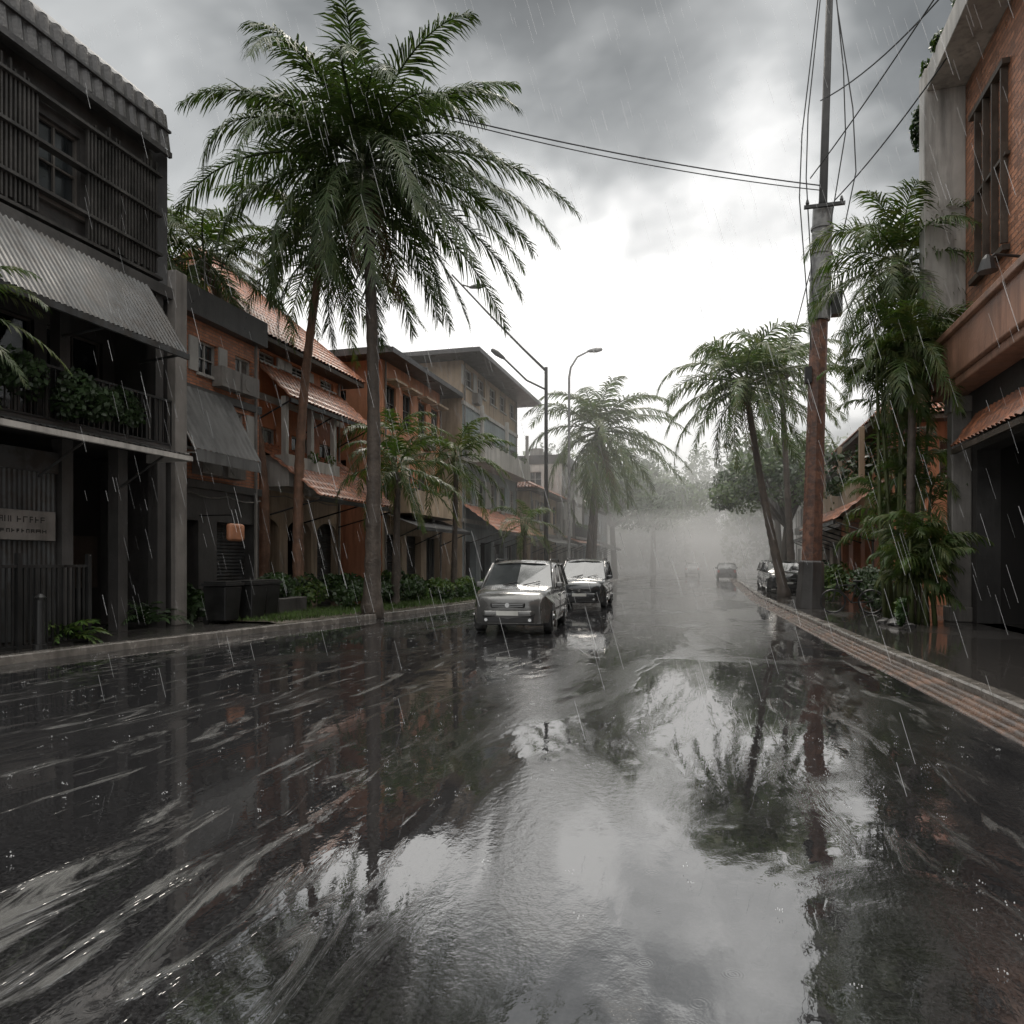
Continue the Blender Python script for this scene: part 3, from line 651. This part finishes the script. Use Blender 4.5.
a.obj('vertical_louvres',M_wood,e)
a=MB(); a.tube([F.p(17.5,0,7.9),F.p(17.5,.5,8.0),F.p(17.5,.62,7.9)],.03,6); a.tube([F.p(17.5,.62,8.0),F.p(17.5,.62,7.9),F.p(17.5,.62,7.65)],[.05,.12,.2],12); a.obj('wall_lamp',M_dmetal,e)
shrub('roof_plants',[(5.6,21.3,14.3,.5,.3,.4),(5.5,20.4,14.4,.4,.5,.4),(5.3,21.7,12.9,.3,.25,1.0),(5.6,18.6,14.4,.4,.7,.4)],700,.14,31)

# ------------------------------------------------------------------ utility pole and cables
e=empty('utility_pole',(2.93,25.4,.12)); b=MB(); x,y=2.93,25.4
def lean(z): return Vector((x+.030*(z),y,z))
b.tube([lean(.12)-Z*.1,lean(3),lean(6),lean(9.3)],[.31,.3,.28,.27],8); b.obj('lower_shaft',M_pole,e,bevel=.02)
b=MB(); b.tube([lean(9.3),lean(9.45),lean(9.46),lean(12.9)],[.33,.33,.33,.30],14); 
for z in (9.8,10.6,11.4,12.2): b.tube([lean(z),lean(z+.08)],.345,14)
b.obj('upper_shaft',M_gpole,e)
b=MB(); b.tube([lean(12.9),lean(13.1),lean(20.5)],[.16,.13,.10],10); b.obj('mast',M_mast,e,smooth=True)
b=MB(); b.tube([lean(.1),lean(.8),lean(1.6),lean(1.65)],[.46,.42,.38,.32],8)
b.obj('base_collar',M_dconc,e,bevel=.03)
b=MB(); 
for z in (12.75,): 
    c=lean(z); b.box(c.x-.6,c.x+.6,y-.45,y-.35,z,z+.1)
    for dx in (-.5,.5): b.tube([(c.x+dx,y-.4,z+.1),(c.x+dx,y-.4,z+.16),(c.x+dx,y-.4,z+.28)],[.03,.06,.03],8)
c=lean(11); b.box(c.x+.3,c.x+.6,y-.3,y+.1,9.4,10.1); b.box(c.x-.5,c.x-.3,y-.3,y,7.3,7.8)
b.obj('crossarms',M_dmetal,e)
def cable(mb,a,bb,sag,r=.02,n=24):
    a=Vector(a);bb=Vector(bb); mb.tube([a.lerp(bb,i/n)-Z*sag*4*(i/n)*(1-i/n) for i in range(n+1)],r,5)
b=MB()
cable(b,lean(13.6),(-9.5,19.3,14.9),.25,.02); cable(b,lean(13.45),(-9.5,19.3,14.85),.32,.016)
cable(b,(2.9,25,13.7),(9,8,19),.8,.02); cable(b,(3.6,25,12.9),(8.5,10,18),1.2,.02); cable(b,(3.2,25,16.1),(8,12,17),1.5,.02)
for dx,z0,z1 in ((-.75,20,8.3),(-.55,20,9.5),(.9,19,10.5),(.6,20,12)):
    b.tube([(x+.5+dx*.3,y-.3,z0),(x+.4+dx*.9,y-.35,(z0+z1)/2+1),(x+.4+dx,y-.35,(z0+z1)/2-1),(x+.3+dx*.4,y-.3,z1)],.02,5)
cable(b,lean(12.5),(2.5,60,10),1.5); cable(b,lean(12.6),(6.0,29,6.4),.4)
b.obj('power_cables',M_blk)
def head(mb,p,d,s=1):
    p=Vector(p); d=Vector(d).normalized()
    mb.tube([p-d*.1*s,p+d*.05*s,p+d*.45*s,p+d*.75*s,p+d*.8*s],[.05*s,.1*s,.15*s,.1*s,.02],8)
e=empty('street_lamp',(-8.7,38.6,.12)); b=MB(); X,Y=-8.7,38.6
b.tube([(X,Y,.1),(X,Y,.9),(X,Y,.95),(X,Y,12)],[.17,.15,.12,.09],10); b.obj('pole',M_dmetal,e)
b=MB(); b.tube([(X,Y,11.8),(X-1.2,Y-.3,13.0),(X-3.0,Y-.8,14.9),(X-4.9,Y-1.2,17.0)],[.07,.06,.05,.045],8)
b.tube([(X,Y,10.8),(X-1.0,Y-.3,11.3),(X-2.3,Y-.6,12.6)],.05,8); b.obj('arms',M_dmetal,e)
b=MB(); head(b,(X-3.9,Y-1.0,16.3),(1,.2,.1)); head(b,(X-2.2,Y-.6,12.5),(-.7,-.2,.5)); b.tube([(X-4.4,Y-1.1,16.45),(X-3.9,Y-1.0,16.3)],.04,6); b.obj('lamp_heads',M_dmetal,e)
e=empty('street_lamp',(-8.4,43.5,.12)); b=MB(); X,Y=-8.4,43.5
b.tube([(X,Y,.1),(X,Y,.9),(X,Y,.95),(X,Y,12.6),(X+.1,Y,13.2),(X+.5,Y,13.8),(X+1.2,Y,14.1)],[.17,.15,.1,.07,.06,.055,.05],10); b.obj('pole',M_gpole,e)
b=MB(); head(b,(X+1.2,Y,14.1),(1,0,.05)); b.obj('lamp_head',M_gpole,e)

# ------------------------------------------------------------------ cars
def paint(name,col,rough=.25,metal=.4):
    return mat(name,col,rough,.12,2,.03,40,metal=metal,stain=.3,coat=.8,det=2)
M_silver=paint('silver_paint',(.12,.12,.117)); M_grey=paint('grey_paint',(.04,.043,.046)); M_dark=paint('dark_paint',(.02,.023,.026)); M_wht=paint('white_paint',(.6,.6,.6),.3,0)
M_cg=mat('car_glass',(.05,.055,.057),.06,.3,2,0,3,stain=0,spec=1,coat=1,det=1); M_chrome=mat('chrome',(.4,.4,.4),.18,.1,3,0,3,metal=1,stain=0,det=1)
M_lamp=mat('headlamp_glass',(.55,.56,.56),.08,.3,14,.1,30,stain=0,spec=1,metal=.4,det=2); M_red=mat('tail_lamp',(.3,.02,.015),.15,.2,4,0,3,stain=0,det=1)
M_plate=mat('number_plate',(.5,.5,.47),.4,.1,5,0,3,stain=.2,det=1)
def car(loc,rot,pm,name='car',roofz=1.58,L=4.25,Wd=.86):
    e=empty(name,(0,0,0)); b=MB()
    def arch(cy,R=.37,n=10): return [(cy-R*math.cos(math.pi*i/n),.30+R*math.sin(math.pi*i/n)) for i in range(n+1)]
    bz=.99
    top=[(-L/2+.03,.44),(-L/2,.58),(-L/2+.03,.72),(-L/2+.12,.82),(-L/2+.28,.88),(-L/2+.6,.945),(-L/2+1.12,bz+.03),(L/2-.12,bz+.02),(L/2-.02,.86),(L/2,.5),(L/2-.08,.27)]
    fy,ry=-L/2+.80,L/2-.80
    bot=[(ry+.37,.27)]+arch(ry)[::-1]+[(ry-.37,.22)]+[(fy+.37,.22)]+arch(fy)[::-1]+[(fy-.37,.25),(-L/2+.08,.25)]
    prof=top+bot; n=len(prof)
    def wx(yy,zz):
        f=1-.22*max(0,(-L/2+.8-yy)/.8)**2.2-.08*max(0,(yy-(L/2-.5))/.5)**2
        return f*(1-.05*max(0,(zz-.62)/.36)**1.5-.03*max(0,(.45-zz)/.2))
    cols=[-1,-.95,-.84,-.6,-.3,0,.3,.6,.84,.95,1]
    crown=[0,.0,.025,.045,.06,.065,.06,.045,.025,0,0]
    for c,cr in zip(cols,crown):
        for (yy,zz) in prof:
            z2=zz+(cr if zz>.7 else 0); y2=yy-(cr*2.0 if yy<-L/2+.3 else 0)
            if abs(c)==1: z2=.6+(z2-.6)*.90 if zz>.7 else z2
            b.v.append((c*Wd*wx(yy,zz),y2,z2))
    nc=len(cols)
    for k in range(nc-1):
        for i in range(n):
            b.f.append((k*n+i,(k+1)*n+i,(k+1)*n+(i+1)%n,k*n+(i+1)%n)); b.m.append(0)
    b.f.append(tuple(range(n))); b.m.append(0); b.f.append(tuple((nc-1)*n+i for i in range(n))[::-1]); b.m.append(0)
    b.obj('body',pm,e,smooth=True,bevel=.018,seg=3)
    g=MB(); yb0,yb1=-L/2+.98,L/2-.1; yt0,yt1=-L/2+1.72,L/2-.36; wb,wt=Wd*.95,Wd*.80; zb,zt=bz,roofz-.05
    C=[(-wb,yb0+.16,zb),(0,yb0,zb+.04),(wb,yb0+.16,zb),(wb,yb1,zb),(-wb,yb1,zb),(-wt,yt0+.1,zt),(0,yt0,zt+.015),(wt,yt0+.1,zt),(wt,yt1,zt),(-wt,yt1,zt)]
    C=[Vector(c) for c in C]
    g.face([C[0],C[1],C[6],C[5]]); g.face([C[1],C[2],C[7],C[6]]); g.face([C[2],C[3],C[8],C[7]]); g.face([C[3],C[4],C[9],C[8]]); g.face([C[4],C[0],C[5],C[9]])
    g.obj('windows',M_cg,e)
    p=MB()
    for a,bb in ((0,5),(2,7),(3,8),(4,9)): p.tube([C[a],C[a].lerp(C[bb],.5)+Vector((0,-.01,.02)),C[bb]],.038,6)
    for a,bb in ((0,4),(2,3)): p.tube([C[a],C[bb]],.03,6)
    for sgn in (0,1):
        lo0,lo1,hi0,hi1=(C[2],C[3],C[7],C[8]) if sgn else (C[0],C[4],C[5],C[9])
        for t in (.36,.70): p.tube([lo0.lerp(lo1,t),hi0.lerp(hi1,t)],.035,6)
    rz=roofz
    i0=len(p.v); rows=[yt0-.03,yt0+.2,yt0+.5,(yt0+yt1)/2,yt1-.2,yt1+.08]; dzs=[-.06,-.015,.01,.01,-.01,-.05]
    cs=((-1.07,-.08),(-1,-.03),(-.75,.01),(-.4,.03),(0,.04),(.4,.03),(.75,.01),(1,-.03),(1.07,-.08))
    for yy,dz in zip(rows,dzs):
        for c,dd in cs: p.v.append((c*wt,yy+(.1*abs(c)**2 if yy<yt0+.3 else 0),rz+dd+dz))
    for j in range(5):
        for i in range(8): a=i0+j*9+i; p.f.append((a,a+1,a+10,a+9)); p.m.append(0)
    p.obj('roof_and_pillars',pm,e,smooth=True)
    fY=-L/2-.10
    d=MB(); d.box(-.38,.38,fY-.03,fY+.14,.60,.72); d.obj('grille_opening',M_blk,e,bevel=.04,seg=3)
    d=MB()
    for q in range(2): d.box(-.34,.34,fY-.042,fY-.01,.64+q*.036,.647+q*.036)
    d.tube([(0,fY-.06,.665),(0,fY-.03,.665)],.05,14)
    d.obj('grille_bars',M_chrome,e)
    d=MB(); d.box(-.55,.55,fY+.02,fY+.18,.28,.41); d.box(-.62,.62,fY+.12,fY+.3,.235,.27); d.obj('lower_intake',M_blk,e,bevel=.04,seg=3)
    d=MB(); d.hexa([(-.52,fY-.035,.43),(.52,fY-.035,.43),(.79,fY+.36,.43),(-.79,fY+.36,.43),(-.52,fY-.03,.55),(.52,fY-.03,.55),(.79,fY+.36,.55),(-.79,fY+.36,.55)]); d.obj('bumper',pm,e,bevel=.045,seg=4)
    d=MB(); d.box(-.24,.24,fY-.055,fY-.04,.44,.54); d.obj('number_plate',M_plate,e,bevel=.004)
    d=MB()
    for sg in (-1,1):
        x0=sg*.41; x1=sg*.73
        d.hexa([(x0,fY+.02,.61),(x1,fY+.27,.64),(x1,fY+.40,.64),(x0,fY+.2,.61),(x0,fY+.06,.735),(x1,fY+.34,.83),(x1,fY+.45,.83),(x0,fY+.22,.735)])
    d.obj('headlamps',M_lamp,e,bevel=.035,seg=3)
    d=MB()
    for sg in (-1,1): d.tube([(sg*.48,fY+.04,.345),(sg*.48,fY+.005,.345)],.035,12)
    d.obj('fog_lamps',M_lamp,e)
    d=MB()
    for sg in (-1,1):
        x0,x1=sorted((sg*.6,sg*.78)); d.box(x0,x1,L/2-.06,L/2+.01,.65,.88)
    d.obj('tail_lamps',M_red,e,bevel=.02)
    d=MB()
    for sg in (-1,1):
        x0,x1=sorted((sg*(Wd-.03),sg*(Wd+.15))); d.box(x0,x1,yb0+.35,yb0+.46,1.0,1.13)
    d.obj('mirrors',pm,e,bevel=.04,seg=3)
    d=MB(); d.tube([C[1]+Vector((-.5,.09,.0)),C[1].lerp(C[6],.20)+Vector((.0,-.02,.0))],.010,5); d.tube([C[1]+Vector((.1,.0,.02)),C[1].lerp(C[6],.22)+Vector((.52,.06,.0))],.010,5)
    for sg in (-1,1): d.tube([(sg*wt*.93,yt0+.2,rz+.02),(sg*wt*.93,yt0+.3,rz+.06),(sg*wt*.93,yt1-.2,rz+.06),(sg*wt*.93,yt1-.1,rz+.0)],.016,6)
    for sg in (-1,1): 
        x0,x1=sorted((sg*(Wd*1.0),sg*(Wd*1.012)))
        d.box(x0,x1,fy+.42,ry-.42,.50,.55); d.box(x0,x1,-.02,-.005,.42,.90); 
        for yy in (-.2,.85): d.box(*sorted((sg*Wd*.97,sg*Wd*1.01)),yy,yy+.15,.80,.83)
    d.obj('trim',M_blk,e)
    for yy in (fy,ry):
        for sg in (-1,1):
            d=MB(); xs=sg*(Wd-.10); 
            d.tube([(xs-sg*.11,yy,.31),(xs-sg*.1,yy,.31),(xs+sg*.07,yy,.31),(xs+sg*.1,yy,.31)],[.26,.31,.31,.27],24,0)
            d.tube([(xs+sg*.1,yy,.31),(xs+sg*.108,yy,.31)],.19,20,1)
            for q in range(5):
                a=q*1.2566; d.tube([(xs+sg*.112,yy,.31),(xs+sg*.112,yy+math.cos(a)*.18,.31+math.sin(a)*.18)],.028,5,1)
            d.obj('wheel',[M_blk,M_chrome],e)
    d=MB(); d.box(-Wd+.18,Wd-.18,-L/2+.25,L/2-.25,.2,.4); d.obj('underbody',M_blk,e)
    e.location=loc; e.rotation_euler=(0,0,rot); return e
car((-4.5,17.5,.006),math.radians(5),M_silver,'car',1.60,4.1,.89)
car((-4.55,26.8,.006),math.radians(4),M_grey,'car',1.66,4.3)
car((3.2,39,.125),math.radians(2),M_dark,'parked_car',1.5)
car((3.3,45,.125),0,M_silver,'parked_car',1.5)
car((-2.6,92,.006),math.radians(180),M_wht,'car',1.5)
car((1.0,70,.006),math.radians(180),M_grey,'car',1.5)

e=empty('bicycle',(3.8,24,.12)); b=MB(); bx,by,bz=3.30,23.2,.12
def ring(mb,c,R,r,n=24):
    mb.tube([(c[0]+R*math.cos(2*math.pi*i/n),c[1],c[2]+R*math.sin(2*math.pi*i/n)) for i in range(n+1)],r,6)
ring(b,(bx,by,bz+.34),.33,.028); ring(b,(bx+1.02,by,bz+.34),.33,.028); b.obj('wheels',M_blk,e)
b=MB(); P_=lambda q,z:(bx+q,by,bz+z)
for a,c in ((P_(0,.34),P_(.12,.9)),(P_(.1,.8),P_(.65,.82)),(P_(.1,.78),P_(.5,.3)),(P_(.65,.9),P_(.5,.3)),(P_(.5,.3),P_(1.02,.34)),(P_(.63,.78),P_(1.02,.34)),((bx+.1,by-.25,bz+.98),(bx+.1,by+.25,bz+.98)),(P_(.12,.9),P_(.1,.98))): b.tube([a,c],.02,6)
for k in range(8):
    a=k*math.pi/4
    for yy in (0,1.02): b.tube([P_(yy,.34),P_(yy+.32*math.cos(a),.34+.32*math.sin(a))],.003,3)
b.obj('frame',M_dmetal,e); b=MB(); b.box(bx+.54,bx+.8,by-.07,by+.07,bz+.9,bz+.95); b.obj('saddle',M_blk,e,bevel=.02)
b=MB(); rng=random.Random(3)
for (x_,y_,s_) in ((4.1,19,.22),(3.9,19.5,.15),(4.2,18.4,.12)):
    b.tube([(x_,y_,.1),(x_+.02,y_,.16),(x_,y_+.03,.1+s_*.8),(x_,y_,.1+s_)],[s_*1.1,s_*1.2,s_*.8,s_*.2],7)
b.obj('rocks',M_dconc)

# ------------------------------------------------------------------ rain, splashes, mist
M_rain=D.materials.new('rain_water'); M_rain.use_nodes=True; nt=M_rain.node_tree; P=nt.nodes['Principled BSDF']; P.inputs['Base Color'].default_value=(.9,.91,.92,1); P.inputs['Roughness'].default_value=.2; P.inputs['Alpha'].default_value=.36
rng=random.Random(77); b=MB()
for i in range(2300):
    y=rng.uniform(3.5,24); x=rng.uniform(-.26*y-y*.75,-.26*y+y*.75)
    z=rng.uniform(.2,17); l=rng.uniform(.12,.46)*(.5+y/18); wd=.0014*(.8+y/12); dx=-l*.28
    b.face([(x-wd,y,z),(x+wd,y,z),(x+wd+dx,y,z+l),(x-wd+dx,y,z+l)])
b.obj('rain',M_rain)
b=MB()
for i in range(1900):
    y=3+27*rng.random()**.8; x=rng.uniform(LK(y)+.2,RK(y)-.6); n=rng.randint(4,7); h=rng.uniform(.012,.05)
    for k in range(n):
        a=rng.uniform(0,6.28); rr=rng.uniform(.005,.035); px,py=x+math.cos(a)*rr,y+math.sin(a)*rr; pz=.01+h*rng.uniform(.3,1); s_=rng.uniform(.001,.0025)
        b.hexa([(px-s_,py-s_,pz-s_*1.5),(px+s_,py-s_,pz-s_*1.5),(px+s_,py+s_,pz-s_*1.5),(px-s_,py+s_,pz-s_*1.5),(px-s_,py-s_,pz+s_*1.5),(px+s_,py-s_,pz+s_*1.5),(px+s_,py+s_,pz+s_*1.5),(px-s_,py+s_,pz+s_*1.5)])
b.obj('rain_splashes',M_rain)
def fog(name,dens,x0,x1,y0,y1,z0,z1):
    m=D.materials.new(name); m.use_nodes=True; nt=m.node_tree; nt.nodes.remove(nt.nodes['Principled BSDF']); v=nt.nodes.new('ShaderNodeVolumeScatter')
    v.inputs['Density'].default_value=dens; v.inputs['Color'].default_value=(1,1,1,1); v.inputs['Anisotropy'].default_value=.35
    nt.links.new(v.outputs[0],nt.nodes['Material Output'].inputs['Volume'])
    q=MB(); q.box(x0,x1,y0,y1,z0,z1); return q.obj(name,m)
fog('rain_mist',.0068,-70,70,29,230,.02,20)
fog('rain_mist',.026,-40,40,60,220,.03,6)

# ------------------------------------------------------------------ world / sun / camera
W=D.worlds.new('World'); S.world=W; W.use_nodes=True; nt=W.node_tree; N=nt.nodes; L=nt.links.new; bg=N['Background']
W.cycles.sampling_method='MANUAL'; W.cycles.sample_map_resolution=512
elev=math.radians(50); az=math.radians(-8)
sky=N.new('ShaderNodeTexSky'); sky.sky_type='NISHITA'; sky.sun_disc=False; sky.sun_elevation=elev; sky.sun_rotation=az
tc=N.new('ShaderNodeTexCoord').outputs['Generated']
def vm(op,a,b):
    x=N.new('ShaderNodeVectorMath'); x.operation=op; L(a,x.inputs[0])
    if isinstance(b,tuple): x.inputs[1].default_value=b
    else: L(b,x.inputs[1])
    return x
def ma(op,a,b=0.0,c=None,clamp=False):
    x=N.new('ShaderNodeMath'); x.operation=op; x.use_clamp=clamp
    for i,q in enumerate((a,b,c)):
        if q is None: continue
        if isinstance(q,(int,float)): x.inputs[i].default_value=q
        else: L(q,x.inputs[i])
    return x.outputs[0]
def mr(v,a,b,c=0,d=1):
    x=N.new('ShaderNodeMapRange'); x.interpolation_type='SMOOTHSTEP'; L(v,x.inputs[0])
    for i,q in enumerate((a,b,c,d)): x.inputs[i+1].default_value=q
    return x.outputs[0]
sp=N.new('ShaderNodeSeparateXYZ'); L(tc,sp.inputs[0]); zz=ma('MAXIMUM',sp.outputs[2],0.0); dn=ma('ADD',zz,.35)
cb=N.new('ShaderNodeCombineXYZ'); L(ma('DIVIDE',sp.outputs[0],dn),cb.inputs[0]); L(ma('DIVIDE',sp.outputs[1],dn),cb.inputs[1]); cb.inputs[2].default_value=.7
def noise(sc,det,ro,di,off=0,out='Fac'):
    n=N.new('ShaderNodeTexNoise'); n.inputs['Scale'].default_value=sc; n.inputs['Detail'].default_value=det; n.inputs['Roughness'].default_value=ro; n.inputs['Distortion'].default_value=di
    L(vm('ADD',cb.outputs[0],(off,off,off)).outputs[0],n.inputs['Vector']); return n.outputs[out]
wc=noise(1.9,4,.56,.2,5.0,'Color')
wv=vm('MULTIPLY',vm('SUBTRACT',wc,(.5,.5,.5)).outputs[0],(.70,.3,.55)).outputs[0]
wd=vm('NORMALIZE',vm('ADD',tc,wv).outputs[0],(0,0,0)).outputs[0]
n1=noise(2.2,5,.58,.3,3.1)
def blob(d,a,b):
    v=Vector(d).normalized(); return mr(vm('DOT_PRODUCT',wd,tuple(v)).outputs['Value'],a,b)
B1=blob((-.12,1.0,.42),.92,.985); B2=blob((-.95,.8,.45),.80,.97); B3=blob((-.08,1.0,.14),.92,.98)
K1=blob((.10,1.05,.76),.90,.985); K2=blob((-.24,.98,.86),.93,.99); back_fill=mr(sp.outputs[1],.1,-.5)  # last term: unseen sky behind the camera, brightened to light the facades
# overcast deck with a bright break ahead and a dark storm cell above it, edges warped by billow noise
f=ma('MULTIPLY_ADD',B1,.62,.40); f=ma('ADD',f,ma('MULTIPLY',B2,.26)); f=ma('ADD',f,ma('MULTIPLY',B3,.28)); f=ma('ADD',f,ma('MULTIPLY',back_fill,.5))
f=ma('SUBTRACT',f,ma('MULTIPLY',K1,.36)); f=ma('SUBTRACT',f,ma('MULTIPLY',K2,.28))
f=ma('ADD',f,ma('MULTIPLY_ADD',n1,1.05,-.525),0,clamp=True)
cr=N.new('ShaderNodeValToRGB'); L(f,cr.inputs[0]); E=cr.color_ramp.elements
E[0].position=0; E[0].color=(.095,.102,.105,1); E[1].position=1; E[1].color=(1,.99,.97,1)
for p,c in ((.3,(.19,.200,.203,1)),(.6,(.42,.43,.43,1)),(.82,(.74,.74,.73,1))):
    e=E.new(p); e.color=c
mu=vm('MULTIPLY',cr.outputs[0],(10,10,10)).outputs[0]
zenith_fill=mr(sp.outputs[2],.66,.90); mz=N.new('ShaderNodeMix'); mz.data_type='RGBA'; L(zenith_fill,mz.inputs[0]); L(mu,mz.inputs[6]); mz.inputs[7].default_value=(22,21.5,20.5,1)  # extra zenith brightness, out of view, added to light mist, ground and facades
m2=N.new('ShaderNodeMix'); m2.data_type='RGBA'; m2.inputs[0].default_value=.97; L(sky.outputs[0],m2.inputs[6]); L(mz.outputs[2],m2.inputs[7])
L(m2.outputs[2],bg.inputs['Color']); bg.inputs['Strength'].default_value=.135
sd=Vector((math.sin(az)*math.cos(elev),math.cos(az)*math.cos(elev),math.sin(elev)))
l=D.lights.new('sun','SUN'); l.energy=1.4; l.angle=math.radians(20); l.color=(1,.92,.82); o=D.objects.new('sun',l); o.rotation_euler=sd.to_track_quat('Z','Y').to_euler(); COL.objects.link(o)
c=D.cameras.new('camera'); c.lens=26.02; c.sensor_width=36; c.shift_y=.0488; c.clip_end=3000; c.clip_start=.05
o=D.objects.new('camera',c); o.location=(0,0,1.6); o.rotation_euler=(math.radians(90),0,math.radians(15.34)); COL.objects.link(o); S.camera=o
